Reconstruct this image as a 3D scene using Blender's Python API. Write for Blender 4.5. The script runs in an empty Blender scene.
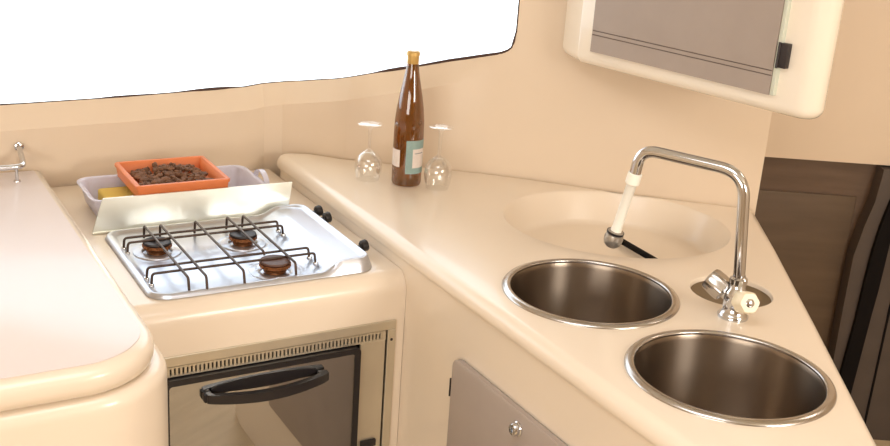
import bpy, bmesh, math, random
from mathutils import Vector, Matrix
random.seed(7)
C = bpy.context.scene.collection
PI = math.pi
R = math.radians
sc = bpy.context.scene

# ------------------------------------------------------------------ frames
# stove frame: a runs along the cooker front, b runs back towards the hull, z up
ST = Matrix.Rotation(R(31), 4, 'Z')
def T(a, b, z=0.0): return ST @ Vector((a, b, z))
def frame(loc, rotz=0.0): return Matrix.Translation(Vector(loc)) @ Matrix.Rotation(rotz, 4, 'Z')
ID = Matrix.Identity(4)

# ------------------------------------------------------------------ materials
def srgb(r, g, b):
    f = lambda c: (c/255/12.92 if c/255 <= .04045 else ((c/255+.055)/1.055)**2.4)
    return (f(r), f(g), f(b), 1)
def mat(name, col, rough=.5, metal=0.0, coat=0.0, noise=0.0, nscale=8, bump=0.0, bscale=60, spec=.5, stretch=None):
    m = bpy.data.materials.new(name); m.use_nodes = True
    nt = m.node_tree; b = nt.nodes['Principled BSDF']
    b.inputs['Base Color'].default_value = col
    b.inputs['Roughness'].default_value = rough
    b.inputs['Metallic'].default_value = metal
    b.inputs['Coat Weight'].default_value = coat
    b.inputs['Coat Roughness'].default_value = .12
    b.inputs['Specular IOR Level'].default_value = spec
    if noise or bump:
        tc = nt.nodes.new('ShaderNodeTexCoord'); mp = nt.nodes.new('ShaderNodeMapping')
        if stretch: mp.inputs['Scale'].default_value = stretch
        nt.links.new(tc.outputs['Object'], mp.inputs['Vector'])
    if noise:
        n = nt.nodes.new('ShaderNodeTexNoise'); n.inputs['Scale'].default_value = nscale; n.inputs['Detail'].default_value = 4
        nt.links.new(mp.outputs['Vector'], n.inputs['Vector'])
        rp = nt.nodes.new('ShaderNodeMapRange'); rp.inputs[1].default_value = .3; rp.inputs[2].default_value = .7
        rp.inputs[3].default_value = 1-noise; rp.inputs[4].default_value = 1+noise
        nt.links.new(n.outputs['Fac'], rp.inputs[0])
        mx = nt.nodes.new('ShaderNodeVectorMath'); mx.operation = 'SCALE'
        mx.inputs[0].default_value = col[:3]; nt.links.new(rp.outputs[0], mx.inputs['Scale'])
        nt.links.new(mx.outputs[0], b.inputs['Base Color'])
    if bump:
        n2 = nt.nodes.new('ShaderNodeTexNoise'); n2.inputs['Scale'].default_value = bscale; n2.inputs['Detail'].default_value = 3
        nt.links.new(mp.outputs['Vector'], n2.inputs['Vector'])
        bp = nt.nodes.new('ShaderNodeBump'); bp.inputs['Strength'].default_value = bump; bp.inputs['Distance'].default_value = .002
        nt.links.new(n2.outputs['Fac'], bp.inputs['Height']); nt.links.new(bp.outputs[0], b.inputs['Normal'])
    return m
def glassmat(name, tint, gloss=.08, rough=.02, edge=.6, body=None, bodyfac=0.0):
    """thin clear material: tinted transparency plus a fresnel gloss (and an optional body colour)"""
    m = bpy.data.materials.new(name); m.use_nodes = True; nt = m.node_tree; nt.nodes.clear()
    out = nt.nodes.new('ShaderNodeOutputMaterial'); tr = nt.nodes.new('ShaderNodeBsdfTransparent'); tr.inputs[0].default_value = tint
    gl = nt.nodes.new('ShaderNodeBsdfGlossy'); gl.inputs['Roughness'].default_value = rough; gl.inputs[0].default_value = (1, 1, 1, 1)
    lw = nt.nodes.new('ShaderNodeLayerWeight'); lw.inputs['Blend'].default_value = .25
    mr = nt.nodes.new('ShaderNodeMapRange'); mr.inputs[3].default_value = gloss; mr.inputs[4].default_value = edge
    nt.links.new(lw.outputs['Facing'], mr.inputs[0])
    mx = nt.nodes.new('ShaderNodeMixShader'); nt.links.new(mr.outputs[0], mx.inputs[0])
    src = tr
    if body:
        df = nt.nodes.new('ShaderNodeBsdfDiffuse'); df.inputs[0].default_value = body
        m2 = nt.nodes.new('ShaderNodeMixShader'); m2.inputs[0].default_value = bodyfac
        nt.links.new(tr.outputs[0], m2.inputs[1]); nt.links.new(df.outputs[0], m2.inputs[2]); src = m2
    nt.links.new(src.outputs[0], mx.inputs[1]); nt.links.new(gl.outputs[0], mx.inputs[2])
    nt.links.new(mx.outputs[0], out.inputs[0])
    return m

M = dict(
    gel   = mat('cream_gelcoat', srgb(233, 218, 199), .28, coat=.35, noise=.012, nscale=5),
    gelw  = mat('warm_gelcoat_liner', srgb(225, 206, 183), .42, noise=.015, nscale=3),
    gelwh = mat('white_gelcoat', srgb(245, 235, 219), .2, coat=.8, noise=.01),
    lid   = mat('sky_tinted_laminate', srgb(228, 216, 214), .35, coat=.2, noise=.01),  # pinkish tint carries the cool sky reflection on the slab top
    doorg = mat('grey_laminate', srgb(166, 152, 142), .45, noise=.03, nscale=14),
    wood  = mat('brown_panel', srgb(104, 84, 68), .6, noise=.12, nscale=7, stretch=(1, 1, 6)),
    woodd = mat('grey_brown_panel', srgb(84, 74, 68), .55, noise=.08, nscale=10),
    seat  = mat('teak_plank', srgb(98, 80, 62), .5, noise=.12, nscale=5, stretch=(1, 6, 6)),
    groove= mat('groove_dark', srgb(104, 90, 82), .7),
    rubber= mat('black_rubber', srgb(14, 10, 10), .8, spec=.2),
    floor = mat('light_cabin_sole', srgb(205, 186, 155), .5, noise=.08, nscale=4, stretch=(1, 8, 1)),
    ceil  = mat('headliner', srgb(236, 226, 208), .8, noise=.02),
    steel = mat('brushed_steel', srgb(158, 144, 130), .32, 1.0, bump=.06, bscale=22, stretch=(1, 1, .02)),
    steelr= mat('polished_steel', srgb(188, 184, 180), .22, 1.0),
    trim  = mat('satin_steel_trim', srgb(206, 198, 180), .36, .75, noise=.05, nscale=10),
    hob   = mat('bright_hob_steel', srgb(198, 202, 212), .3, .9, noise=.04, nscale=8),
    guard = mat('matt_hob_steel', srgb(236, 240, 232), .3, .85, noise=.06, nscale=6),
    satin = mat('satin_grey_metal', srgb(168, 160, 150), .3, .6),
    disc = mat('recess_shade_brown', srgb(118, 100, 74), .5, .3),  # brown that holds the shade of the tap recess
    chrome= mat('chrome', srgb(206, 208, 212), .1, 1.0),
    black = mat('black_plastic', srgb(30, 26, 28), .4),
    wire  = mat('brown_black_wire', srgb(74, 58, 50), .4, .4),
    cap   = mat('burner_cap_black', srgb(42, 34, 34), .5),
    brass = mat('burner_brass', srgb(150, 98, 62), .38, .9, noise=.12, nscale=40),
    terra = mat('orange_plastic', srgb(222, 126, 74), .45, noise=.05, nscale=20),
    husk  = mat('brown_husk', srgb(116, 80, 56), .8, noise=.45, nscale=55, bump=.8, bscale=120),
    white = mat('white_plastic', srgb(250, 246, 234), .4),
    cream = mat('cream_plastic', srgb(240, 226, 196), .35),
    lab_t = mat('teal_paper', srgb(142, 166, 162), .7, noise=.06, nscale=200),
    lab_w = mat('white_paper', srgb(226, 214, 206), .7, noise=.04, nscale=150),
    lab_d = mat('grey_print', srgb(150, 150, 150), .8),
    yel   = mat('yellow_sponge', srgb(222, 190, 92), .9, bump=.8, bscale=200),
    bott  = glassmat('amber_glass', srgb(196, 134, 16), .06, .04, .5, srgb(112, 72, 4), .45),
    foil  = mat('gold_neck_foil', srgb(200, 164, 96), .4, .4),
    glass = glassmat('clear_glass', (.97, .97, .965, 1), .07, .05, .65),
    pane  = glassmat('window_glass', (.97, .98, .98, 1), .03, .01, .3),
    oglass= glassmat('dark_oven_glass', (.30, .27, .23, 1), .38, .02, .7),
    tubm  = glassmat('frosted_plastic', (.95, .95, 1, 1), .05, .3, .25, srgb(222, 218, 232), .72),
    oven_in = mat('oven_enamel', srgb(54, 46, 42), .45),
)

# circumferential brushing on the drawn bowls: highlights stretch up and down the wall
_nt = M['steel'].node_tree; _b = _nt.nodes['Principled BSDF']; _t = _nt.nodes.new('ShaderNodeTangent'); _t.direction_type = 'RADIAL'; _t.axis = 'Z'
_nt.links.new(_t.outputs[0], _b.inputs['Tangent']); _b.inputs['Anisotropic'].default_value = .85; _b.inputs['Anisotropic Rotation'].default_value = .25

# ------------------------------------------------------------------ object helpers
def props(o, label=None, cat=None, group=None, kind=None):
    if label: o['label'] = label
    if cat: o['category'] = cat
    if group: o['group'] = group
    if kind: o['kind'] = kind
    return o
def thing(name, mw, label, cat, group=None):
    o = bpy.data.objects.new(name, None); C.objects.link(o); o.matrix_world = mw
    o.empty_display_size = .05
    bpy.context.view_layer.update()
    return props(o, label, cat, group)
WM = {}
def wm(o): return WM.get(o.name, o.matrix_world.copy())
def new():
    return bmesh.new()
def obj(name, bm, material, parent=None, src=ID, at=None, smooth=40, label=None, recalc=True):
    base = wm(parent) if parent is not None else (at if at is not None else ID)
    bm.transform(base.inverted() @ src)
    if recalc: bmesh.ops.recalc_face_normals(bm, faces=bm.faces[:])
    me = bpy.data.meshes.new(name); bm.to_mesh(me); bm.free()
    for m in (material if isinstance(material, (list, tuple)) else [material]): me.materials.append(m)
    if smooth:
        me.shade_smooth(); me.set_sharp_from_angle(angle=R(smooth))
    o = bpy.data.objects.new(name, me); C.objects.link(o)
    if parent is not None: o.parent = parent
    else: o.matrix_world = base
    WM[o.name] = base.copy()
    if label: o['label'] = label
    return o
def box(bm, x0, x1, y0, y1, z0, z1, bev=0.0, seg=3):
    r = bmesh.ops.create_cube(bm, size=1)
    vs = r['verts']
    for v in vs:
        v.co = Vector(((x0+x1)/2 + v.co.x*(x1-x0), (y0+y1)/2 + v.co.y*(y1-y0), (z0+z1)/2 + v.co.z*(z1-z0)))
    if bev:
        es = list({e for v in vs for e in v.link_edges})
        bmesh.ops.bevel(bm, geom=es, offset=bev, segments=seg, profile=.5, affect='EDGES')
    return bm
def tube(bm, pts, r, seg=12, caps=True):
    pts = [Vector(p) for p in pts]
    rs = r if isinstance(r, (list, tuple)) else [r]*len(pts)
    rings = []; up = None
    for i, p in enumerate(pts):
        d = (pts[min(i+1, len(pts)-1)] - pts[max(i-1, 0)]).normalized()
        if up is None:
            up = Vector((0, 0, 1)) if abs(d.z) < .9 else Vector((1, 0, 0))
        x = up.cross(d).normalized() if up.cross(d).length > 1e-6 else Vector((1, 0, 0))
        y = d.cross(x).normalized(); up = y
        # keep frame continuous
        rings.append([bm.verts.new(p + (x*math.cos(2*PI*k/seg) + y*math.sin(2*PI*k/seg))*rs[i]) for k in range(seg)])
        up = y
    for i in range(len(rings)-1):
        for k in range(seg):
            bm.faces.new((rings[i][k], rings[i][(k+1) % seg], rings[i+1][(k+1) % seg], rings[i+1][k]))
    if caps:
        bm.faces.new(rings[0][::-1]); bm.faces.new(rings[-1])
    return bm
def arc_path(pts, rad, n=6):
    """round the inner corners of a polyline"""
    pts = [Vector(p) for p in pts]; out = [pts[0]]
    for i in range(1, len(pts)-1):
        a = (pts[i-1]-pts[i]); b = (pts[i+1]-pts[i]); r = min(rad, a.length*.49, b.length*.49)
        p0 = pts[i]+a.normalized()*r; p1 = pts[i]+b.normalized()*r
        for k in range(n+1):
            t = k/n; out.append(p0*(1-t)**2 + pts[i]*2*t*(1-t) + p1*t*t)
    out.append(pts[-1]); return out
def lathe(bm, prof, cx=0, cy=0, seg=48, mtx=None, sx=1, sy=1):
    """prof: list of (r, z). r == 0 makes a pole"""
    rings = []
    for r, z in prof:
        if r < 1e-7: rings.append([bm.verts.new((cx, cy, z))])
        else: rings.append([bm.verts.new((cx + r*sx*math.cos(2*PI*k/seg), cy + r*sy*math.sin(2*PI*k/seg), z)) for k in range(seg)])
    for i in range(len(rings)-1):
        A, B = rings[i], rings[i+1]
        for k in range(seg):
            k2 = (k+1) % seg
            if len(A) == 1 and len(B) == 1: continue
            if len(A) == 1: bm.faces.new((A[0], B[k], B[k2]))
            elif len(B) == 1: bm.faces.new((A[k], A[k2], B[0]))
            else: bm.faces.new((A[k], A[k2], B[k2], B[k]))
    if mtx is not None:
        for ring in rings:
            for v in ring: v.co = mtx @ v.co
    return bm
def axis_m(p, d):
    """matrix whose z axis is d, at p"""
    return Matrix.Translation(Vector(p)) @ Vector(d).to_track_quat('Z', 'Y').to_matrix().to_4x4()
def offset_poly(P, d):
    """inset (d > 0) a counter-clockwise polygon"""
    n = len(P); out = []
    for i in range(n):
        p0, p1, p2 = Vector(P[i-1]), Vector(P[i]), Vector(P[(i+1) % n])
        e0 = (p1-p0).normalized(); e1 = (p2-p1).normalized()
        n0 = Vector((-e0.y, e0.x)); n1 = Vector((-e1.y, e1.x))
        m = n0+n1; m = m/ max(.3, (1 + n0.dot(n1)))
        out.append(p1 + m*d)
    return out
def round_poly(P, radii, n=8):
    out = []; N = len(P)
    for i in range(N):
        p = Vector(P[i]); a = Vector(P[i-1])-p; b = Vector(P[(i+1) % N])-p; r = radii[i] if isinstance(radii, (list, tuple)) else radii
        if r < 1e-6: out.append(p); continue
        an = a.angle(b)/2; t = min(r/math.tan(an), a.length*.499, b.length*.499); r2 = t*math.tan(an)
        p0 = p+a.normalized()*t; p1 = p+b.normalized()*t
        c = p+(a.normalized()+b.normalized()).normalized()*(r2/math.sin(an))
        a0 = math.atan2(p0.y-c.y, p0.x-c.x); a1 = math.atan2(p1.y-c.y, p1.x-c.x); da = a1-a0
        while da > PI: da -= 2*PI
        while da < -PI: da += 2*PI
        for k in range(n+1):
            q = a0+da*k/n; out.append(Vector((c.x+r2*math.cos(q), c.y+r2*math.sin(q))))
    return out
def slab(bm, P, prof, holes=(), bottom=True, ret=False):
    """P ccw outline; prof list of (inset, z) from the top face edge down to the bottom; holes: loops of (x,y) at top z"""
    rings = []
    for d, z in prof:
        Q = offset_poly(P, d); rings.append([bm.verts.new((q.x, q.y, z)) for q in Q])
    n = len(P)
    for i in range(len(rings)-1):
        for k in range(n):
            bm.faces.new((rings[i][k], rings[i+1][k], rings[i+1][(k+1) % n], rings[i][(k+1) % n]))
    hv = []
    z = prof[0][1]
    if holes:
        es = []
        for i in range(n):
            es.append(bm.edges.get((rings[0][i], rings[0][(i+1) % n])))
        for H in holes:
            vs = [bm.verts.new((h[0], h[1], z)) for h in H]; hv.append(vs)
            for i in range(len(vs)): es.append(bm.edges.new((vs[i], vs[(i+1) % len(vs)])))
        bmesh.ops.triangle_fill(bm, use_beauty=True, use_dissolve=False, edges=es, normal=(0, 0, 1))
    else:
        bm.faces.new(rings[0])
    if bottom: bm.faces.new(rings[-1][::-1])
    return hv
def bull(z1, z0, r, n=5, d0=0.0):
    """profile of a fully rounded edge from top z1 to bottom z0"""
    out = []
    for k in range(n+1):
        q = PI/2*k/n; out.append((d0 + r - r*math.sin(q), z1 - r + r*math.cos(q)))
    for k in range(n+1):
        q = PI/2*k/n; out.append((d0 + r - r*math.cos(q), z0 + r - r*math.sin(q)))
    return out
def rings_down(bm, loop, rows, close=True):
    """continue a hole loop downwards; rows = list of lists of coords"""
    prev = loop; n = len(loop)
    for row in rows:
        cur = [bm.verts.new(c) for c in row]
        for k in range(n): bm.faces.new((prev[k], prev[(k+1) % n], cur[(k+1) % n], cur[k]))
        prev = cur
    if close: bm.faces.new(prev)
def circ(cx, cy, rx, ry=None, n=72):
    ry = ry or rx
    return [(cx+rx*math.cos(2*PI*k/n), cy+ry*math.sin(2*PI*k/n)) for k in range(n)]

# ================================================================== SETTING
def struct(name, bm, m, smooth=40, **k):
    return props(obj(name, bm, m, smooth=smooth, **k), kind='structure')
bm = new(); box(bm, -2.3, 2.1, -1.6, 3.2, -.06, 0); struct('floor', bm, M['floor'], smooth=0)
bm = new(); box(bm, -2.3, 2.1, -1.6, 3.2, 2.05, 2.1); struct('ceiling', bm, M['ceil'], smooth=0)
bm = new(); box(bm, -2.26, -2.2, -1.5, 1.75, 0, 2.05); struct('wall_left', bm, M['gelw'], smooth=0)
bm = new(); box(bm, 2.0, 2.06, -1.5, 3.1, 0, 2.05); struct('wall_right', bm, M['gelw'], smooth=0)
bm = new(); box(bm, -2.26, 2.06, -1.56, -1.5, 0, 2.05); struct('wall_behind', bm, M['gelw'], smooth=0)

# hull liner behind the galley, in plan from left to right
def tv(a, b): v = T(a, b); return (v.x, v.y)
WALL = [tv(-1.10, 2.5), tv(-.4, 2.5), tv(.2, 2.5), tv(.8, 2.5), (-.52, 2.603), (-.47, 2.636), (-.425, 2.641), (-.35, 2.622), (-.258, 2.590),
        (.08, 2.552), (.22, 2.522), (.36, 2.484), (.52, 2.448), (.72, 2.412)]
def wall_y(x):
    for (x0, y0), (x1, y1) in zip(WALL, WALL[1:]):
        if x0 <= x <= x1: return y0+(y1-y0)*(x-x0)/(x1-x0)
    return WALL[-1][1]
WIN = [(-1.9, 1.035), (tv(.0, 2.5)[0], 1.036), (tv(.339, 2.5)[0], 1.040), (tv(.612, 2.5)[0], 1.045), (tv(.916, 2.5)[0], 1.056), (-.381, 1.078), (-.306, 1.093),
       (-.2, 1.119), (-.087, 1.147), (.02, 1.176), (.10, 1.199), (.118, 1.207), (.128, 1.217), (.1335, 1.231), (.136, 1.262)]
WTOP = 1.66; WX1 = .1365; WX0 = -1.9
WIN = [(x, z-.0085) for x, z in WIN]
def win_z(x):
    if x <= WIN[0][0]: return WIN[0][1]
    for (x0, z0), (x1, z1) in zip(WIN, WIN[1:]):
        if x0 <= x <= x1: return z0+(z1-z0)*(x-x0)/(x1-x0)
    return WTOP
xs = [WALL[0][0]] + [p[0] for p in WALL] + [p[0] for p in WIN] + [-2.1+.04*i for i in range(71)] + [WX0, WX1] + [.1+.003*i for i in range(12)]
xs = sorted({round(x, 4) for x in xs if WALL[0][0] <= x <= .72})
def outn(x):
    h = .03; d = Vector((2*h, wall_y(min(x+h, .72))-wall_y(max(x-h, WALL[0][0])))); d.normalize(); return Vector((-d.y, d.x))
bm = new()
def wp(x, z, out=0.0):
    n = outn(x)*out; return (x+n.x, wall_y(x)+n.y, z)
cols = []
for x in xs:
    zb = win_z(x) if WX0 <= x < WX1 else None
    zz = win_z(min(max(x, WX0), .10))
    f = max(0.0, min(1.0, (.10-x)/.12)); push = .030*f
    if zb is not None:
        lo = [wp(x, z) for z in (0, .5, .8, .9, zz-.052)] + [wp(x, zb-.5*(zb-zz+.046), push*.55), wp(x, zb, push), wp(x, zb-.018, push+.03)]
        hi = [wp(x, WTOP, .065), wp(x, WTOP), wp(x, 1.8), wp(x, 2.05)]
    else:
        lo = [wp(x, z) for z in (0, .5, .8, .9, zz-.052, zz-.02, zz, zz+.001)]
        hi = [wp(x, WTOP-.001), wp(x, WTOP), wp(x, 1.8), wp(x, 2.05)]
    cols.append((zb is not None, [bm.verts.new(c) for c in lo], [bm.verts.new(c) for c in hi]))
for (w0, l0, h0), (w1, l1, h1) in zip(cols, cols[1:]):
    for i in range(len(l0)-1): bm.faces.new((l0[i], l1[i], l1[i+1], l0[i+1]))
    for i in range(len(h0)-1): bm.faces.new((h0[i], h1[i], h1[i+1], h0[i+1]))
    if not (w0 and w1): bm.faces.new((l0[-1], l1[-1], h1[0], h0[0]))
# return of the liner towards the far bulkhead
c = cols[-1]; pts = c[1]+c[2]
back = [bm.verts.new((.735, 3.05, v.co.z)) for v in pts]
for i in range(len(pts)-1): bm.faces.new((pts[i], back[i], back[i+1], pts[i+1]))
wb = struct('wall_back', bm, M['gelw'], smooth=18, recalc=True)

# window: pane and dark rubber gasket
bm = new()
wx = [x for x in xs if WX0 <= x <= WX1]
def ring_pts(out, grow=0.0):
    bot = [Vector(wp(x, win_z(x)-grow, out)) for x in wx]
    return bot
for out in (.034, .040):
    pass
vb0 = [bm.verts.new(wp(x, win_z(x)-.022, .062)) for x in wx]; vt0 = [bm.verts.new(wp(x, WTOP+.004, .062)) for x in wx]
vb1 = [bm.verts.new(wp(x, win_z(x)-.022, .068)) for x in wx]; vt1 = [bm.verts.new(wp(x, WTOP+.004, .068)) for x in wx]
for i in range(len(wx)-1):
    bm.faces.new((vb0[i], vb0[i+1], vt0[i+1], vt0[i])); bm.faces.new((vb1[i], vt1[i], vt1[i+1], vb1[i+1]))
    bm.faces.new((vb0[i], vb1[i], vb1[i+1], vb0[i+1])); bm.faces.new((vt0[i], vt0[i+1], vt1[i+1], vt1[i]))
bm.faces.new((vb0[0], vt0[0], vt1[0], vb1[0])); bm.faces.new((vb0[-1], vb1[-1], vt1[-1], vt0[-1]))
win = struct('window_1', bm, M['pane'], smooth=30)
gask = new(); path = []; rad = []
for i, x in enumerate([WX0+.01+ (WX1-.001-WX0-.01)*k/260 for k in range(261)]):
    f = max(0.0, min(1.0, (.10-x)/.12)); z = win_z(x)
    wob = max(0, math.sin(x*21+1.3)*math.sin(x*9.1))
    if x > -.12: wob = max(wob, .45+.4*math.sin((x+.12)*12))
    path.append(wp(x, z+.0002+.001*wob, .030*f+.003)); rad.append(.0018+.0032*wob)
path += [wp(WX1-.0012, z, .004) for z in (1.275, 1.32, 1.4, 1.5, 1.6, WTOP-.004)]; rad += [.0030]*6
tube(gask, path, rad, 8)
obj('gasket', gask, mat('dark_brown_gasket', srgb(64, 36, 26), .6), win)

# far side of the cabin to the right of the galley
bm = new(); box(bm, .735, 2.0, 3.02, 3.1, .868, 2.05); struct('wall_far', bm, M['gelw'], smooth=0)
bm = new(); box(bm, .735, 2.0, 3.05, 3.1, 0, .868); struct('wall_far_lower', bm, M['wood'], smooth=0)
bm = new(); box(bm, .742, 1.195, 3.042, 3.05, .0, .762, .003); 
lk = obj('bench_locker', bm, M['seat'], at=frame((.95, 2.98, 0)))
props(lk, 'low brown wooden locker against the far wall beyond the counter', 'locker')
# companionway moulding: grey-brown panel, black rubber edge, dark seam
cp = thing('companionway_panel', frame((1.4, 2.98, 0)), 'tall grey-brown panel with black edge strip at the right side of the photo', 'panel')
bm = new()
lp = [(1.206, 0), (1.201, .30), (1.199, .45), (1.199, .60), (1.213, .69), (1.229, .765), (1.236, .862)]
F = [bm.verts.new((x, 2.990, z)) for x, z in lp] + [bm.verts.new((1.95, 2.990, .862)), bm.verts.new((1.95, 2.990, 0))]
B = [bm.verts.new((v.co.x, 3.045, v.co.z)) for v in F]
bm.faces.new(F); bm.faces.new(B[::-1])
for i in range(len(F)): bm.faces.new((F[i], B[i], B[(i+1) % len(F)], F[(i+1) % len(F)]))
obj('board', bm, M['woodd'], cp, smooth=0)
bm = new()
L = [(1.223, 0), (1.228, .24), (1.238, .40), (1.242, .54), (1.246, .62), (1.254, .70), (1.268, .775), (1.30, .835), (1.345, .860)]
Rr = [(1.262, 0), (1.272, .22), (1.281, .42), (1.286, .50), (1.288, .57), (1.290, .65), (1.300, .72), (1.322, .765), (1.36, .790)]
fl = [bm.verts.new((x, 2.975, z)) for x, z in L]; fr = [bm.verts.new((x, 2.975, z)) for x, z in Rr]
bl = [bm.verts.new((x, 2.991, z)) for x, z in L]; br = [bm.verts.new((x, 2.991, z)) for x, z in Rr]
for i in range(len(L)-1):
    for p, q in ((fl, fr), (fr, br), (br, bl), (bl, fl)): bm.faces.new((p[i], q[i], q[i+1], p[i+1]))
for e in (0, -1): bm.faces.new((fl[e], fr[e], br[e], bl[e]))
obj('edge_strip', bm, M['rubber'], cp, smooth=30)
bm = new(); box(bm, 1.333, 1.338, 2.985, 2.991, 0, .70); obj('seam', bm, M['rubber'], cp, smooth=0)

# ================================================================== STOVE COUNTER (centre, lower)
bm = new()
zt = .842
prof = [(2.494, zt), (1.772, zt)]
for k in range(1, 9):
    q = PI/2*k/8; prof.append((1.772-.034*math.sin(q), zt-.040+.040*math.cos(q)))
prof += [(1.738, .7462), (1.80, .7462), (1.80, .740), (2.494, .740)]
for a0, a1 in ((.412, .9655),):
    A = [bm.verts.new((a0, b, z)) for b, z in prof]; Bv = [bm.verts.new((a1, b, z)) for b, z in prof]
    for i in range(len(prof)): bm.faces.new((A[i], A[(i+1) % len(prof)], Bv[(i+1) % len(prof)], Bv[i]))
    bm.faces.new(A[::-1]); bm.faces.new(Bv)
box(bm, .446, .472, 1.738, 1.80, 0, .7462); box(bm, .943, .965, 1.738, 1.80, 0, .7462); box(bm, .4725, .9425, 1.738, 1.80, 0, .27)
sc_ = obj('stove_counter', bm, M['gel'], src=ST, at=frame(T(.7, 1.9, 0), R(31)), smooth=35)
props(sc_, 'glossy cream moulded counter with a rounded front lip holding the hob and oven', 'counter')

# ================================================================== LEFT COUNTER: base unit and lid slab
OUT = round_poly([(-.45, 1.455), (.418, 1.455), (.418, 2.495), (-.45, 2.495)], [.0, .13, .0, .0], 14)
bm = new(); slab(bm, OUT, bull(.890, .8415, .021, 6))
lid = obj('counter_slab', bm, M['gel'], src=ST, at=frame(T(.1, 1.9, .845), R(31)), smooth=40)
props(lid, 'thick cream slab with a pinkish white top and round front corner left of the hob', 'worktop')
bm = new(); slab(bm, offset_poly(OUT, .020), [(.003, .8925), (.0, .8915), (0, .8902)], bottom=False)
obj('inlay', bm, M['lid'], lid, src=ST, label='top surface tinted pinkish white for the sky reflection')
BASE = round_poly([(-.45, 1.457), (.441, 1.457), (.441, 1.734), (.409, 1.734), (.409, 2.495), (-.45, 2.495)], [.0, .14, .0, .0, .0, .0], 14)
bm = new()
pr = [(.022 - .022*math.sin(PI/2*k/6), .8400-.026+.026*math.cos(PI/2*k/6)) for k in range(7)] + [(0, .4), (0, 0)]
slab(bm, BASE, pr)
bu = obj('base_cabinet', bm, M['gel'], src=ST, at=frame(T(.1, 1.9, 0), R(31)), smooth=40)
props(bu, 'plain cream rounded base unit under the slab at the left edge', 'cabinet')

# small rail at the far left on the slab
gr = thing('grab_rail', frame(T(.30, 2.42, .892), R(31)), 'short grey metal rail on the left slab by the hull wall', 'rail')
bm = new()
tube(bm, arc_path([(.08, 2.395, .924), (.366, 2.400, .925), (.372, 2.490, .943)], .018), .0062, 12)
obj('bar', bm, M['chrome'], gr, src=ST)
for aa in (.350, .300):
    bm = new(); tube(bm, [(aa, 2.3985, .8905), (aa, 2.3985, .926)], .0036, 10); lathe(bm, [(0, .8955), (.007, .8955), (.008, .8925), (.008, .8903)], aa, 2.3985, 16)
    obj('post', bm, M['chrome'], gr, src=ST)
bm = new(); lathe(bm, [(0, 0), (.010, 0), (.010, .006), (.006, .008), (0, .008)], seg=20, mtx=axis_m((.3725, 2.497, .9440), (0, -1, 0))); obj('wall_flange', bm, M['chrome'], gr, src=ST)

# ================================================================== SINK COUNTER (right wedge)
le = lambda a, b: tv(a, b)
RIM = [(.434, 1.136), (.50, 1.06), (.602, 1.08), (.632, 1.33), (.668, 1.768), (.700, 2.15), (.716, 2.408)]
Pp = [tv(.957, .76)] + [(.49, 1.07), (.600, 1.07), (.626, 1.33), (.666, 1.768), (.698, 2.15), (.716, 2.409),
      (.52, 2.445), (.36, 2.481), (.22, 2.519), (.08, 2.549), (-.258, 2.587), (-.35, 2.614)] + [tv(.957, 2.460)]
rr_ = [.05, .05, .06, 0, 0, 0, 0, 0, 0, 0, 0, 0, .03, .075]
OUTC = round_poly(Pp, rr_, 6)
S1 = (.2705, 1.8144); S2 = (.4533, 1.5157); RC = (.370, 2.232)
TP = (.538, 1.868)
holes = [circ(*S1, .1475), circ(*S2, .1475), circ(*RC, .247, .222), circ(*TP, .076)]
bm = new()
r = .022
pr = [(r - r*math.sin(PI/2*k/6), .9-r+r*math.cos(PI/2*k/6)) for k in range(7)] + [(0, .872), (.002, .868), (.007, .864), (.009, .855), (.009, .5), (.009, 0)]
hv = slab(bm, OUTC, pr, holes)
def cz(c, rx, ry, z): return [(x, y, z) for x, y in circ(c[0], c[1], rx, ry)]
for c, h in ((S1, hv[0]), (S2, hv[1])): rings_down(bm, h, [cz(c, .1475, .1475, .88)], close=False)
rings_down(bm, hv[2], [cz(RC, .2455, .2205, .8993), cz(RC, .244, .219, .8975), cz(RC, .242, .217, .894), cz(RC, .222, .198, .838), cz(RC, .219, .195, .832), cz(RC, .213, .189, .8275), cz(RC, .205, .181, .826), cz(RC, .1, .09, .8255)])
rings_down(bm, hv[3], [cz(TP, .0752, .0752, .8993), cz(TP, .0745, .0745, .8975), cz(TP, .074, .074, .845), cz(TP, .071, .071, .84)])
cnt = obj('sink_counter', bm, M['gel'], at=frame((.45, 1.8, 0)), smooth=33)
props(cnt, 'cream wedge-shaped counter moulding with the two round sinks, sloping away to the right', 'counter')
bm = new(); lathe(bm, [(0, .8905), (.0710, .8905), (.0738, .8915), (.0738, .8895), (.071, .8870), (0, .8870)], *TP, 64)  # disc added over the recess floor, its shade put into the brown colour
obj('recess_shade_disc', bm, M['disc'], cnt, label='added dull brown shade plate in the round recess behind the tap')
# its grey door
bm = new()
P = round_poly([(1.02, .20), (1.522, .20), (1.524, .760), (1.02, .760)], [.01, .01, .018, .01], 6)   # (b, z)
f0 = [bm.verts.new((.9640, p.x, p.y)) for p in P]
q = offset_poly(P, .004)
f1 = [bm.verts.new((.9535, p.x, p.y)) for p in P]; f2 = [bm.verts.new((.9515, p.x, p.y)) for p in q]
n = len(P)
for k in range(n):
    bm.faces.new((f0[k], f0[(k+1) % n], f1[(k+1) % n], f1[k])); bm.faces.new((f1[k], f1[(k+1) % n], f2[(k+1) % n], f2[k]))
bm.faces.new(f2)
door = obj('door', bm, M['doorg'], cnt, src=ST, label='grey laminate door')
bm = new(); lathe(bm, [(0, .0095), (.0045, .0095), (.0045, .013), (.0095, .012), (.0115, .009), (.0115, .004), (.0135, .002), (.0135, -.0005)], seg=28, mtx=axis_m((.9515, 1.30, .730), (-1, 0, 0)))
box(bm, .9370, .9395, 1.2992, 1.3008, .725, .735)
obj('knob', bm, M['chrome'], door, src=ST, label='round chrome push lock')
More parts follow.
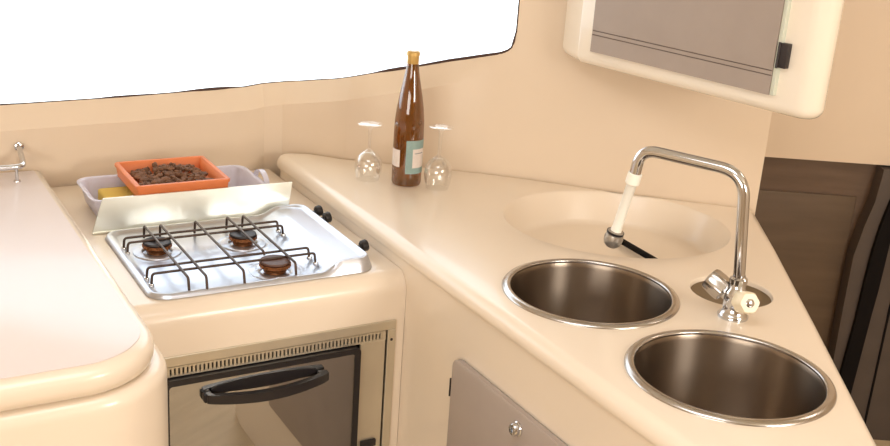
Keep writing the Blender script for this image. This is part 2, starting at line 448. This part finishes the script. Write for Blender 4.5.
bm = new(); box(bm, .9535, .966, 1.5235, 1.5295, .680, .714, .001, 1); tube(bm, [(.9535, 1.526, .679), (.9535, 1.526, .715)], .0022, 8)
obj('hinge', bm, M['black'], door, src=ST, label='dark door hinge')
# thin raised bead along the right edge
# ------------------------------------------------------------------ sinks
def make_sink():
    s = thing('round_sink', frame((S1[0], S1[1], .9)), 'round stainless steel sink nearer the stove, below the hanging tap hose', 'sink', 'round sinks in the counter')
    bm = new()
    pro = [(.1465, -.001), (.1455, -.003), (.1448, -.010), (.1415, -.08), (.138, -.135), (.134, -.150), (.126, -.158), (.110, -.162), (.03, -.166), (.028, -.168), (0, -.168)]
    pro = [(x, z+.9) for x, z in pro]
    lathe(bm, pro, S1[0], S1[1], 96)
    obj('bowl', bm, M['steel'], s, smooth=60)
    bm = new()
    rp = [(.1465, .899), (.1445, .9015), (.1452, .9045), (.148, .9062), (.153, .9058), (.158, .9038), (.1605, .9008), (.1605, .9002), (.1465, .9002)]
    lathe(bm, rp, S1[0], S1[1], 96)
    obj('rim', bm, M['steelr'], s, smooth=60, label='polished rolled rim')
    bm = new(); lathe(bm, [(0, .7335), (.012, .7335), (.020, .7345), (.026, .7355), (.027, .734), (.027, .7325)], S1[0], S1[1], 32)
    obj('drain', bm, M['chrome'], s)
    return s
s1 = make_sink()
s2 = s1.copy(); C.objects.link(s2); s2.location = (S2[0], S2[1], .9)
s2['label'] = 'round stainless steel sink nearest the camera, in front of the mixer tap'
for ch in list(s1.children):
    c = ch.copy(); C.objects.link(c); c.parent = s2

# black rod lying in the moulded recess
bm = new(); tube(bm, [(.385, 2.315, .8355), (.40, 2.286, .8355), (.475, 2.142, .8355), (.49, 2.113, .8355)], [.003, .0068, .0068, .006], 12)
rod = obj('rod', bm, M['rubber'], at=frame((.43, 2.22, .828))); props(rod, 'thin black rod lying in the round cream recess behind the sinks', 'rod')

# ------------------------------------------------------------------ mixer tap
TB = Vector((.513, 1.748, .9)); td = Vector((math.cos(R(147)), math.sin(R(147)), 0))
tap = thing('mixer_tap', frame(TB), 'chrome two-handled mixer tap with tall bent spout and white hose', 'tap')
def tp(t, z): return TB + td*t + Vector((0, 0, z-.9))
bm = new()
lathe(bm, [(0, .9001), (.0265, .9001), (.027, .904), (.024, .908), (.0205, .914), (.020, .928), (.021, .938), (.019, .947), (.0145, .953), (.0135, .962), (.0155, .963), (.0155, .972), (.011, .975), (.011, .978), (0, .978)], TB.x, TB.y, 40)
obj('body', bm, M['chrome'], tap, smooth=45)
bm = new()
sp = [tp(.0, .972), tp(.004, 1.0), tp(.009, 1.06), tp(.013, 1.11)] 
sp = arc_path([tp(.0, .972), tp(.0190, 1.157), tp(.11, 1.159)], .044, 14)[:-1] + arc_path([tp(.11, 1.159), tp(.210, 1.160), tp(.2175, 1.095)], .062, 14)[1:]
tube(bm, sp, .0102, 20)
obj('spout', bm, M['chrome'], tap, smooth=60)
bm = new()
e = tp(.2155, 1.110); f_ = tp(.238, .998)
dv = (f_-e).normalized()
tube(bm, [e-dv*.004, e-dv*.0035, e+dv*.016, e+dv*.018, e+dv*.02, f_-dv*.01, f_], [.0115, .0130, .0130, .0108, .0092, .0092, .0105], 20)
obj('hose_sleeve', bm, M['white'], tap, smooth=40, label='white plastic hose sleeve')
bm = new()
mh = axis_m(f_, dv)
lathe(bm, [(0, -.001), (.012, -.001), (.0150, .001), (.0150, .004), (.0138, .0045), (.0160, .006), (.0178, .013), (.0172, .020), (.0150, .0265), (.0105, .031), (.005, .033), (0, .0335)], seg=28, mtx=mh)
obj('spray_head', bm, M['satin'], tap, smooth=40)
bm = new(); lathe(bm, [(.0152, .0004), (.0162, .0008), (.0162, .0042), (.0152, .0046)], seg=28, mtx=mh); obj('seal_ring', bm, M['black'], tap)
# handles: left chrome one leans away, right cream one faces the camera
def handle(dirv, m1, capm, lab, K=1.25):
    d = Vector(dirv).normalized(); p0 = TB + Vector((0, 0, .030))
    bm = new(); tube(bm, [p0+d*.006, p0+d*.024], [.0135, .0125], 16); obj('valve_neck', bm, M['chrome'], tap)
    bm = new()
    mt = axis_m(p0+d*.022, d) @ Matrix.Scale(K, 4); seg = 60; prof_ = [(0, 0), (.0135, 0), (.0168, .003), (.0172, .012), (.0165, .027), (.0145, .0305), (0, .0305)]
    rings = []
    for r0, z in prof_:
        if r0 == 0: rings.append([bm.verts.new(mt @ Vector((0, 0, z)))]); continue
        rings.append([bm.verts.new(mt @ Vector(((r0*(1+.045*math.cos(6*2*PI*k/seg)))*math.cos(2*PI*k/seg), (r0*(1+.045*math.cos(6*2*PI*k/seg)))*math.sin(2*PI*k/seg), z))) for k in range(seg)])
    for i in range(len(rings)-1):
        A, B_ = rings[i], rings[i+1]
        for k in range(seg):
            k2 = (k+1) % seg
            if len(A) == 1: bm.faces.new((A[0], B_[k], B_[k2]))
            elif len(B_) == 1: bm.faces.new((A[k], A[k2], B_[0]))
            else: bm.faces.new((A[k], A[k2], B_[k2], B_[k]))
    h = obj('handle', bm, m1, tap, smooth=40, label=lab)
    bm = new(); lathe(bm, [(0, .0325), (.005, .0322), (.0068, .0312), (.007, .030)], seg=24, mtx=mt); obj('cap', bm, capm, h)
handle((-.044, .030, .030), M['steelr'], M['chrome'], 'chrome handle leaning to the left')
handle((.008, -.040, .014), M['cream'], M['chrome'], 'cream handle with a chrome centre facing the camera', 1.12)

# ================================================================== HOB
hb = thing('gas_hob', frame(T(.70, 1.95, .842), R(31)), 'three-burner steel gas hob with wire pan supports and upright steel guard', 'hob')
A0, A1, B0, B1 = .468, .918, 1.770, 2.144
NA, NB = 118, 100
def sd(a, b, rc):
    cx, cy = (A0+A1)/2, (B0+B1)/2; hx, hy = (A1-A0)/2-rc, (B1-B0)/2-rc
    dx, dy = abs(a-cx)-hx, abs(b-cy)-hy
    return -(math.hypot(max(dx, 0), max(dy, 0)) + min(max(dx, dy), 0) - rc)
def sm(x, e0, e1_):
    t = max(0, min(1, (x-e0)/(e1_-e0))); return t*t*(3-2*t)
BR = [(.545, 2.005), (.719, 1.995), (.725, 1.831)]
def hz(a, b):
    d = max(0.0, sd(a, b, .038))
    rim = .0008 + .0085*sm(d, 0, .005) - .0065*sm(d, .010, .024)
    deck = .020*sm(a, .800, .850)*sm(d, 0, .014)
    z = .8425 + rim + deck
    for (x, y) in BR:
        q = math.hypot(a-x, b-y); z -= .0018*sm(.052-q, 0, .012); z += .0015*sm(.056-q, 0, .004)*sm(q, .048, .052)
    return z
bm = new(); V = []
for i in range(NA+1):
    row = []
    for j in range(NB+1):
        u = i/NA*2-1; v = j/NB*2-1
        # map square to rounded rectangle
        a = (A0+A1)/2+u*(A1-A0)/2; b = (B0+B1)/2+v*(B1-B0)/2
        rc = .038; cx = (A0+A1)/2; cy = (B0+B1)/2; hx = (A1-A0)/2-rc; hy = (B1-B0)/2-rc
        dx = abs(a-cx)-hx; dy = abs(b-cy)-hy
        if dx > 0 and dy > 0:
            m_ = max(dx, dy); L_ = math.hypot(dx, dy)
            s_ = m_/L_ if L_ > 0 else 1
            a = cx+math.copysign(hx+dx*s_, a-cx); b = cy+math.copysign(hy+dy*s_, b-cy)
        row.append(bm.verts.new((a, b, hz(a, b))))
    V.append(row)
for i in range(NA):
    for j in range(NB): bm.faces.new((V[i][j], V[i+1][j], V[i+1][j+1], V[i][j+1]))
obj('tray', bm, M['hob'], hb, src=ST, smooth=50, recalc=True)
# burners
for k, (x, y) in enumerate(BR):
    R_ = 1.0 if k != 2 else 1.08
    zb = .8455
    bm = new(); lathe(bm, [(.047*R_, zb-.0005), (.046*R_, zb+.0012), (.036*R_, zb+.0035), (.030*R_, zb+.003), (.028, zb-.0005)], x, y, 40)
    bnr = obj('burner', bm, M['hob'], hb, src=ST)
    bm = new(); seg = 48
    pro = [(.020*R_, zb-.001), (.0225*R_, zb+.008), (.0275*R_, zb+.011), (.028*R_, zb+.0175), (0, zb+.0175)]
    lathe(bm, pro, x, y, 48)
    for t in range(24):
        q = 2*PI*t/24; px_, py_ = x+.0275*R_*math.cos(q), y+.0275*R_*math.sin(q)
        tube(bm, [(px_, py_, zb+.011), (px_, py_, zb+.0172)], .0013, 6)
    obj('flame_ring', bm, M['brass'], bnr, src=ST)
    bm = new(); lathe(bm, [(0, zb+.0178), (.0265*R_, zb+.0178), (.0275*R_, zb+.020), (.0265*R_, zb+.0225), (.020*R_, zb+.0235), (.014, zb+.0225), (0, zb+.0225)], x, y, 40)
    obj('burner_cap', bm, M['cap'] if k != 2 else mat('burner_cap_brown', srgb(84, 52, 38), .5), bnr, src=ST)
# wire pan supports
bm = new(); zw = .874; wr = .0026
def wire(pts): tube(bm, arc_path(pts, .006, 4), wr, 8)
for a, b0, b1 in ((.541, 1.787, 2.084), (.573, 1.782, 2.081), (.645, 1.784, 2.079), (.750, 1.790, 2.083)):
    wire([(a, b1+.004, .8465), (a, b1, zw), (a, b0, zw), (a, b0-.006, .8465)])
wire([(.715, 2.087, .8465), (.715, 2.083, zw), (.715, 1.868, zw), (.715, 1.862, zw-.006)])
for b in (2.036, 2.008, 1.868, 1.836):
    z2 = zw-.0042
    wire([(.487, b, .8465), (.489, b, z2), (.809, b, z2), (.812, b, .8465 if b < 2 else .8465)])
# little feet where the supports sit
obj('pan_support', bm, M['wire'], hb, src=ST, smooth=60)
for b in (2.036, 2.008, 1.868, 1.836):
    for a in (.487, .812):
        bm = new(); lathe(bm, [(0, .8515), (.0045, .8515), (.0055, .8495), (.0055, .8448)], a, b, 14); obj('foot', bm, M['chrome'], hb, src=ST)
# control knobs on the right side
for b in (2.095, 2.048, 1.862):
    mt = axis_m((.917, b, .8590), (1, 0, .18))
    bm = new(); tube(bm, [mt @ Vector((0, 0, -.006)), mt @ Vector((0, 0, .006))], .004, 10)
    lathe(bm, [(0, .005), (.0085, .005), (.0118, .008), (.0122, .0175), (.0105, .020), (0, .020)], seg=28, mtx=mt)
    obj('knob', bm, M['black'], hb, src=ST)
# upright guard (folded-up lid)
bm = new()
Q = [(.452, .8435), (.880, .8435), (.893, .912), (.478, .914)]
f0 = [bm.verts.new((a, 2.152+(z-.8435)*.12, z)) for a, z in Q]; f1 = [bm.verts.new((a, 2.1555+(z-.8435)*.12, z)) for a, z in Q]
bm.faces.new(f0); bm.faces.new(f1[::-1])
for i in range(4): bm.faces.new((f0[i], f1[i], f1[(i+1) % 4], f0[(i+1) % 4]))
box(bm, .452, .878, 2.147, 2.1555, .8425, .8465, .001, 1)
g = obj('splash_guard', bm, M['guard'], hb, src=ST, smooth=30, label='upright steel guard behind the burners')

# ================================================================== OVEN
FB = 1.7375
OS = ST @ Matrix.Translation((0, 0, -.009))
ov = thing('oven', frame(T(.707, FB, .30), R(31)), 'built-in steel oven with dark glass door set under the hob', 'oven')
def rect_frame(bm, a0, a1, z0, z1, w, b0, b1, wt=None, wb_=None):
    wt = wt or w; wb_ = wb_ or w
    box(bm, a0, a1, b0, b1, z1-wt, z1, .0012, 2); box(bm, a0, a1, b0, b1, z0, z0+wb_, .0012, 2)
    box(bm, a0, a0+w, b0, b1, z0+wb_+.0002, z1-wt-.0002, .0012, 2); box(bm, a1-w, a1, b0, b1, z0+wb_+.0002, z1-wt-.0002, .0012, 2)
bm = new(); box(bm, .470, .945, FB-.005, FB+.0002, .737, .7565, .001, 1); box(bm, .9275, .945, FB-.005, FB+.0002, .27, .7365, .001, 1); box(bm, .470, .476, FB-.005, FB+.0002, .27, .7365, .001, 1); box(bm, .4765, .927, FB-.005, FB+.0002, .27, .30, .001, 1)
obj('surround', bm, M['trim'], ov, src=OS, smooth=30)
# screws in the surround
for a, z in ((.936, .715), (.936, .40)):
    bm = new(); lathe(bm, [(0, .0018), (.002, .0016), (.003, 0), (.003, -.0005)], seg=14, mtx=axis_m((a, FB-.005, z), (0, -1, 0))); obj('screw', bm, M['cap'], ov, src=OS)
# carcass
bm = new()
for bx in ((.477, .927, FB+.004, FB+.36, .7315, .7355), (.477, .927, FB+.004, FB+.36, .3005, .304), (.477, .480, FB+.004, FB+.36, .304, .7315), (.924, .927, FB+.004, FB+.36, .304, .7315), (.477, .927, FB+.36, FB+.364, .3005, .7355)):
    box(bm, *bx)
obj('carcass', bm, M['oven_in'], ov, src=OS, smooth=0)
# front fascia: vent strip on top, plain strip at the right
def slots():
    bm = new(); n = 56; a0, a1 = .480, .915; z0, z1 = .7185, .7312
    box(bm, a0-.003, .9245, FB-.0015, FB+.003, z1, .7350); box(bm, a0-.003, .9245, FB-.0015, FB+.003, .7150, z0)
    w = (a1-a0)/n
    for i in range(n+1):
        a = a0+i*w
        box(bm, a-w*.28, a+w*.28, FB-.0015, FB+.003, z0, z1)
    box(bm, a1, .9245, FB-.0015, FB+.003, z0, z1)
    return bm
obj('vent_strip', slots(), M['trim'], ov, src=OS, smooth=0, label='steel strip with a row of narrow slots')
bm = new(); box(bm, .477, .925, FB+.0045, FB+.008, .715, .7350); obj('vent_back', bm, M['black'], ov, src=OS, smooth=0)
bm = new(); box(bm, .8695, .9245, FB-.0015, FB+.003, .305, .7148, .0008, 1); obj('fascia', bm, M['trim'], ov, src=OS, smooth=0)
bm = new(); box(bm, .878, .912, FB-.008, FB-.0012, .480, .496, .002, 2); obj('switch', bm, M['black'], ov, src=OS, label='black rectangular button')
# door
od = None
bm = new()
P = round_poly([(.4785, .31), (.8665, .31), (.8665, .7125), (.4785, .7125)], .010, 6)
Pi = round_poly([(.4855, .325), (.8535, .325), (.8535, .7005), (.4855, .7005)], .006, 6)
ya, yb = FB-.012, FB+.002
o0 = [bm.verts.new((p.x, ya, p.y)) for p in P]; i0 = [bm.verts.new((p.x, ya, p.y)) for p in Pi]
o1 = [bm.verts.new((p.x, yb, p.y)) for p in P]; i1 = [bm.verts.new((p.x, yb, p.y)) for p in Pi]
n = len(P)
for k in range(n):
    k2 = (k+1) % n
    bm.faces.new((o0[k], o0[k2], i0[k2], i0[k])); bm.faces.new((o1[k], i1[k], i1[k2], o1[k2]))
    bm.faces.new((o0[k], o1[k], o1[k2], o0[k2])); bm.faces.new((i0[k], i0[k2], i1[k2], i1[k]))
od = obj('door', bm, M['black'], ov, src=OS, smooth=35, label='black-edged door with smoked glass')
bm = new(); box(bm, .4856, .8534, FB-.0105, FB-.0065, .3251, .7004); obj('glass', bm, M['oglass'], od, src=OS, smooth=0)
# handle: bowed black bar
bm = new()
N = 26; top = []
for i in range(N+1):
    t = i/N; a = .551+.240*t; s_ = math.sin(PI*t)
    top.append((a, FB-.022-.020*s_**.7, .6715+.001*t - .0*s_))
sect = []
for i, (a, b, z) in enumerate(top):
    t = i/N; s_ = math.sin(PI*t)
    h = .0085+.001*s_; w = .0065
    sect.append([bm.verts.new((a, b+dx, z-.006*s_+dz)) for dx, dz in ((-w, -h), (w, -h), (w, h), (-w, h))])
for i in range(N):
    for k in range(4): bm.faces.new((sect[i][k], sect[i][(k+1) % 4], sect[i+1][(k+1) % 4], sect[i+1][k]))
bm.faces.new(sect[0][::-1]); bm.faces.new(sect[-1])
bmesh.ops.bevel(bm, geom=[e for e in bm.edges if e.calc_face_angle(0) > .8], offset=.0022, segments=2, affect='EDGES')
box(bm, .546, .562, FB-.026, FB-.0104, .663, .679, .002, 2); box(bm, .774, .790, FB-.026, FB-.0104, .664, .680, .002, 2)
# dark oval back plate
pl = [( .668+.104*math.cos(2*PI*k/40), .681+.013*math.sin(2*PI*k/40)) for k in range(40)]
v0 = [bm.verts.new((a, FB-.0128, z)) for a, z in pl]; v1 = [bm.verts.new((a, FB-.0104, z)) for a, z in pl]
bm.faces.new(v0); bm.faces.new(v1[::-1])
for k in range(40): bm.faces.new((v0[k], v1[k], v1[(k+1) % 40], v0[(k+1) % 40]))
obj('handle', bm, M['black'], od, src=OS, smooth=40)
# racks inside
for z in (.625, .52):
    bm = new()
    tube(bm, [(.484, FB+.03, z), (.92, FB+.03, z)], .0026, 8); tube(bm, [(.484, FB+.33, z), (.92, FB+.33, z)], .0026, 8)
    for i in range(16): a = .50+.4*i/15; tube(bm, [(a, FB+.03, z+.002), (a, FB+.33, z+.002)], .0014, 6)
    obj('rack', bm, M['chrome'], ov, src=OS)

# ================================================================== TUB, SPONGE, ORANGE TRAY
tb = thing('plastic_tub', frame(T(.665, 2.29, .843), R(31)), 'pale frosted plastic tub with a loop handle behind the steel guard', 'tub')
bm = new()
PT = round_poly([(.468, 2.195), (.848, 2.195), (.848, 2.37), (.468, 2.37)], .03, 8)
lv = [(-.004, .8945), (-.004, .8975), (-.001, .8985), (.003, .8975), (.006, .8945), (.016, .852), (.022, .8475)]
rg = [[bm.verts.new((q.x, q.y, z)) for q in offset_poly(PT, d)] for d, z in lv]
outr = [(-.004, .8945), (.002, .8935), (.013, .850), (.020, .8435)]
og = [rg[0]] + [[bm.verts.new((q.x, q.y, z)) for q in offset_poly(PT, d)] for d, z in outr[1:]]
n = len(PT)
for G in (rg, og):
    for i in range(len(G)-1):
        for k in range(n): bm.faces.new((G[i][k], G[i][(k+1) % n], G[i+1][(k+1) % n], G[i+1][k]))
bm.faces.new(rg[-1]); bm.faces.new(og[-1])
obj('basin', bm, M['tubm'], tb, src=ST)
bm = new()
pth = [(.854, 2.213+.075*k/16, .893+.024*math.sin(PI*k/16)**.6) for k in range(17)]
ring = []
for p in pth:
    ring.append([bm.verts.new((p[0]+dx, p[1], p[2]+dz)) for dx, dz in ((-.006, -.0015), (.006, -.0015), (.006, .0015), (-.006, .0015))])
for i in range(16):
    for k in range(4): bm.faces.new((ring[i][k], ring[i][(k+1) % 4], ring[i+1][(k+1) % 4], ring[i+1][k]))
bm.faces.new(ring[0]); bm.faces.new(ring[-1])
obj('handle', bm, M['tubm'], tb, src=ST)
bm = new(); box(bm, .505, .60, 2.225, 2.335, .8480, .882, .006, 3)
spg = obj('sponge', bm, M['yel'], src=ST, at=frame(T(.55, 2.28, .848), R(31))); props(spg, 'mustard yellow sponge lying inside the frosted tub', 'sponge')

tr = thing('planter_tray', frame(T(.645, 2.265, .8985), R(31)), 'orange plastic rectangular tray resting on the frosted tub', 'tray')
bm = new()
PO = round_poly([(.551, 2.170), (.752, 2.170), (.752, 2.362), (.551, 2.362)], .008, 4)
lv = [(.004, .8992), (.001, .922), (-.002, .923), (-.002, .9285), (0, .930), (.007, .930), (.009, .928), (.014, .9040)]
rg = [[bm.verts.new((q.x, q.y, z)) for q in offset_poly(PO, d)] for d, z in lv]
n = len(PO)
for i in range(len(rg)-1):
    for k in range(n): bm.faces.new((rg[i][k], rg[i][(k+1) % n], rg[i+1][(k+1) % n], rg[i+1][k]))
bm.faces.new(rg[0]); bm.faces.new(rg[-1])
obj('rim', bm, M['terra'], tr, src=ST, smooth=35)
bm = new()
for i in range(240):
    a = random.uniform(.578, .728); b = random.uniform(2.195, 2.335)
    hgt = .913+.012*math.sin(PI*min(1, max(0, (a-.565)/.175)))*random.random()
    rr = random.uniform(.004, .0085)
    r0 = bmesh.ops.create_icosphere(bm, subdivisions=2, radius=rr)
    S_ = Matrix.Diagonal((random.uniform(.6, 1.5), random.uniform(.6, 1.4), random.uniform(.5, .9), 1))
    rot = Matrix.Rotation(random.uniform(0, PI), 4, 'Z')
    for v in r0['verts']:
        v.co = Vector((a, b, hgt)) + (rot @ S_ @ v.co)*(1+.25*math.sin(v.co.x*900+i)*math.cos(v.co.y*800))
hk = obj('dried_husks', bm, M['husk'], src=ST, at=frame(T(.65, 2.265, .904), R(31)))
props(hk, 'rough dark brown dried husks filling the orange tray', 'husks', kind='stuff')

# ================================================================== BOTTLE AND GLASSES
BX, BY = -.097, 2.405
bt = thing('wine_bottle', frame((BX, BY, .9)), 'tall amber glass wine bottle with teal label standing between two upturned glasses', 'bottle')
pf = [(0, .004), (.022, .004), (.0315, .0005), (.034, .006), (.0343, .03), (.0343, .12), (.0335, .15), (.0305, .18), (.0255, .21), (.0195, .24), (.0155, .262), (.0135, .278), (.0128, .289)]
bm = new(); lathe(bm, [(r, z+.9003) for r, z in pf] + [(.0128, 1.191), (0, 1.191)], BX, BY, 48)
body = obj('glass_body', bm, M['bott'], bt, smooth=60)
bm = new(); lathe(bm, [(.0131, 1.180), (.0134, 1.181), (.0134, 1.198), (.0150, 1.1985), (.0150, 1.206), (.0138, 1.208), (.0128, 1.2085), (0, 1.2085)], BX, BY, 32)
obj('neck_foil', bm, M['foil'], bt)
bm = new(); lathe(bm, [(.0100, 1.2086), (.0100, 1.2105), (0, 1.2105)], BX, BY, 24); obj('stopper', bm, M['white'], bt)
def patch(th0, th1, z0, z1, r):
    bm = new(); n = 20
    lo = []; hi = []; lo2 = []; hi2 = []
    for i in range(n+1):
        q = R(th0+(th1-th0)*i/n)
        lo.append(bm.verts.new((BX+r*math.cos(q), BY+r*math.sin(q), z0))); hi.append(bm.verts.new((BX+r*math.cos(q), BY+r*math.sin(q), z1)))
        lo2.append(bm.verts.new((BX+(r-.0003)*math.cos(q), BY+(r-.0003)*math.sin(q), z0))); hi2.append(bm.verts.new((BX+(r-.0003)*math.cos(q), BY+(r-.0003)*math.sin(q), z1)))
    for i in range(n):
        bm.faces.new((lo[i], lo[i+1], hi[i+1], hi[i])); bm.faces.new((lo2[i], hi2[i], hi2[i+1], lo2[i+1]))
        bm.faces.new((lo[i], lo2[i], lo2[i+1], lo[i+1])); bm.faces.new((hi[i], hi[i+1], hi2[i+1], hi2[i]))
    bm.faces.new((lo[0], hi[0], hi2[0], lo2[0])); bm.faces.new((lo[-1], lo2[-1], hi2[-1], hi[-1]))
    return bm
lb = obj('front_label', patch(-94, 8, .932, 1.010, .0348), M['lab_t'], bt, label='teal paper label with white panel')
obj('label_panel', patch(-68, -10, .946, .990, .0352), M['lab_w'], lb)
bm = patch(-60, -20, .979, .981, .0354); obj('printed_line', bm, M['lab_d'], lb)
obj('back_label', patch(-178, -118, .946, .986, .0348), M['lab_w'], bt, label='small white paper label')

def upturned_glass(x, y, h, label):
    g_ = thing('wine_glass', frame((x, y, .9)), label, 'wine glass', 'upturned wine glasses beside the bottle')
    k = h/.140
    zc = lambda z: .9003+z*k
    bm = new()
    outer = [(.0255, .0), (.0290, .010), (.0322, .026), (.0325, .036), (.0300, .050), (.0235, .062), (.0140, .070), (.0060, .0745)]
    inner = [(r-.0011, z) for r, z in outer[:-1]] + [(0, .0705)]
    lathe(bm, [(r, zc(z)) for r, z in inner[::-1]] + [(r, zc(z)) for r, z in outer] + [(0.0045, zc(.0765))], x, y, 40)
    obj('bowl', bm, M['glass'], g_, smooth=70)
    bm = new(); lathe(bm, [(.0045, zc(.0760)), (.0042, zc(.082)), (.0039, zc(.105)), (.0044, zc(.122)), (.0055, zc(.130)), (.0105, zc(.1345))], x, y, 20); obj('stem', bm, M['glass'], g_, smooth=70)
    bm = new(); lathe(bm, [(.0100, zc(.1340)), (.0200, zc(.1372)), (.0285, zc(.1385)), (.0290, zc(.1395)), (.0285, zc(.140)), (0, zc(.140))], x, y, 40); obj('foot', bm, M['glass'], g_, smooth=50)
upturned_glass(-.187, 2.415, .133, 'clear wine glass standing upside down to the left of the amber bottle')
upturned_glass(-.024, 2.385, .145, 'clear wine glass standing upside down to the right of the amber bottle')

# ================================================================== WALL CABINET
DL = Vector((.2964, 2.386, 0)); ang = math.atan2(-.76178, .64783)
CF = frame(DL, ang)                       # local x along the door, y into the wall, z up
wc = thing('wall_cabinet', frame((DL.x, DL.y, 1.21), ang), 'white rounded wall cabinet with grey door hanging above the sinks', 'cabinet')
def cl(x, y):                              # world -> cabinet frame
    v = CF.inverted() @ Vector((x, y, 0)); return (v.x, v.y)
bl_ = cl(.243, wall_y(.243)-.004); br_ = cl(.712, wall_y(.712)-.004); bmid = cl(.45, wall_y(.45)-.004)
foot = [(-.042, 0), (.611, 0), br_, bmid, bl_]
FP = round_poly(foot, [.012, .036, 0, 0, 0], 8)
bm = new()
r = .022
pr = [(0, 1.95)] + [(0, 1.205+r)] + [(r-r*math.cos(PI/2*k/6), 1.205+r-r*math.sin(PI/2*k/6)) for k in range(1, 7)]
slab(bm, FP, pr)
obj('carcass', bm, M['gelwh'], wc, src=CF, smooth=40)
def lined_panel(x0, x1, z0, z1, y0, y1, grooves):
    bm = new(); zs = [z0]
    for g_ in grooves: zs += [g_-.0013, g_, g_+.0013]
    zs += [z1]; dep = [0]
    for g_ in grooves: dep += [0, .0016, 0]
    dep += [0]
    fr_ = [(bm.verts.new((x0, y0+d, z)), bm.verts.new((x1, y0+d, z))) for z, d in zip(zs, dep)]
    for i in range(len(fr_)-1): bm.faces.new((fr_[i][0], fr_[i][1], fr_[i+1][1], fr_[i+1][0]))
    bk = [bm.verts.new(c) for c in ((x0, y1, z0), (x1, y1, z0), (x1, y1, z1), (x0, y1, z1))]
    bm.faces.new(bk[::-1])
    bm.faces.new((fr_[0][0], bk[0], bk[1], fr_[0][1])); bm.faces.new((fr_[-1][0], fr_[-1][1], bk[2], bk[3]))
    bm.faces.new([f[0] for f in fr_][::-1] + [bk[0], bk[3]][::1]); bm.faces.new([f[1] for f in fr_] + [bk[2], bk[1]])
    return bm
wd = obj('door', lined_panel(.005, .468, 1.241, 1.80, -.012, .0005, (1.278, 1.287)), M['doorg'], wc, src=CF, smooth=0, label='grey door with two fine horizontal grooves')
bm = new()
for z in (1.278, 1.287): box(bm, .0055, .4675, -.0122, -.0108, z-.0007, z+.0007)
obj('groove_line', bm, M['groove'], wd, src=CF, smooth=0)
bm = new(); box(bm, .4685, .4770, -.010, .0005, 1.241, 1.80, .0008, 1); obj('edge_strip', bm, mat('pale_green_edge', srgb(208, 212, 196), .4), wd, src=CF, smooth=0, label='pale strip down the door edge')
bm = new(); box(bm, .474, .494, -.0135, .0005, 1.295, 1.341, .0015, 2); tube(bm, [(.476, -.0135, 1.294), (.476, -.0135, 1.342)], .0026, 10)
obj('hinge', bm, M['cap'], wd, src=CF, smooth=30, label='dark brown hinge')

# ================================================================== LIGHT, WORLD, CAMERA
w = bpy.data.worlds.new('World'); sc.world = w; w.use_nodes = True
bg = w.node_tree.nodes['Background']; bg.inputs[0].default_value = (.86, .93, 1.0, 1); bg.inputs[1].default_value = 3.2
def area(name, loc, target, sx, sy, power, col):
    l = bpy.data.lights.new(name, 'AREA'); l.shape = 'RECTANGLE'; l.size = sx; l.size_y = sy; l.energy = power; l.color = col
    o = bpy.data.objects.new(name, l); C.objects.link(o); o.location = loc
    o.rotation_euler = (Vector(target)-Vector(loc)).to_track_quat('-Z', 'Y').to_euler()
    return o
area('hatch_daylight', (-.1, .9, 2.03), (-.1, .9, 0), .9, .7, 8.5, (.96, .97, 1.0))
area('saloon_window_daylight', (-.9, -1.35, 1.35), (-.1, 2, .6), 1.8, .7, 37, (1, .95, .87))
area('starboard_window_daylight', (1.85, .2, 1.6), (.5, 2.0, 1.0), .9, .5, 30, (1, .95, .87))
area('background_fill', (1.5, 2.1, 1.95), (1.3, 3.0, .3), .3, .3, 3.2, (1, .90, .78))  # unseen fill light added to brighten the far right background

cam = bpy.data.cameras.new('camera'); co = bpy.data.objects.new('camera', cam); C.objects.link(co)
f_px = 1082.0; cam.sensor_width = 36; cam.lens = f_px/890*36; cam.clip_start = .05
p, rl = R(18.92), R(4.08)
Fw = Vector((0, math.cos(p), -math.sin(p))); Up = Vector((0, math.sin(p), math.cos(p))); X = Vector((1, 0, 0))
x2 = X*math.cos(rl)+Up*math.sin(rl); u2 = -X*math.sin(rl)+Up*math.cos(rl)
mw = Matrix((x2, u2, -Fw)).transposed().to_4x4(); mw.translation = Vector((0, 0, 1.6336))
co.matrix_world = mw; sc.camera = co
vs = sc.view_settings; vs.view_transform = 'Standard'; vs.look = 'None'; vs.exposure = 0.0; vs.gamma = 1.0; vs.use_curve_mapping = False
sc.cycles.use_denoising = True
sc.cycles.max_bounces = 10; sc.cycles.transparent_max_bounces = 16
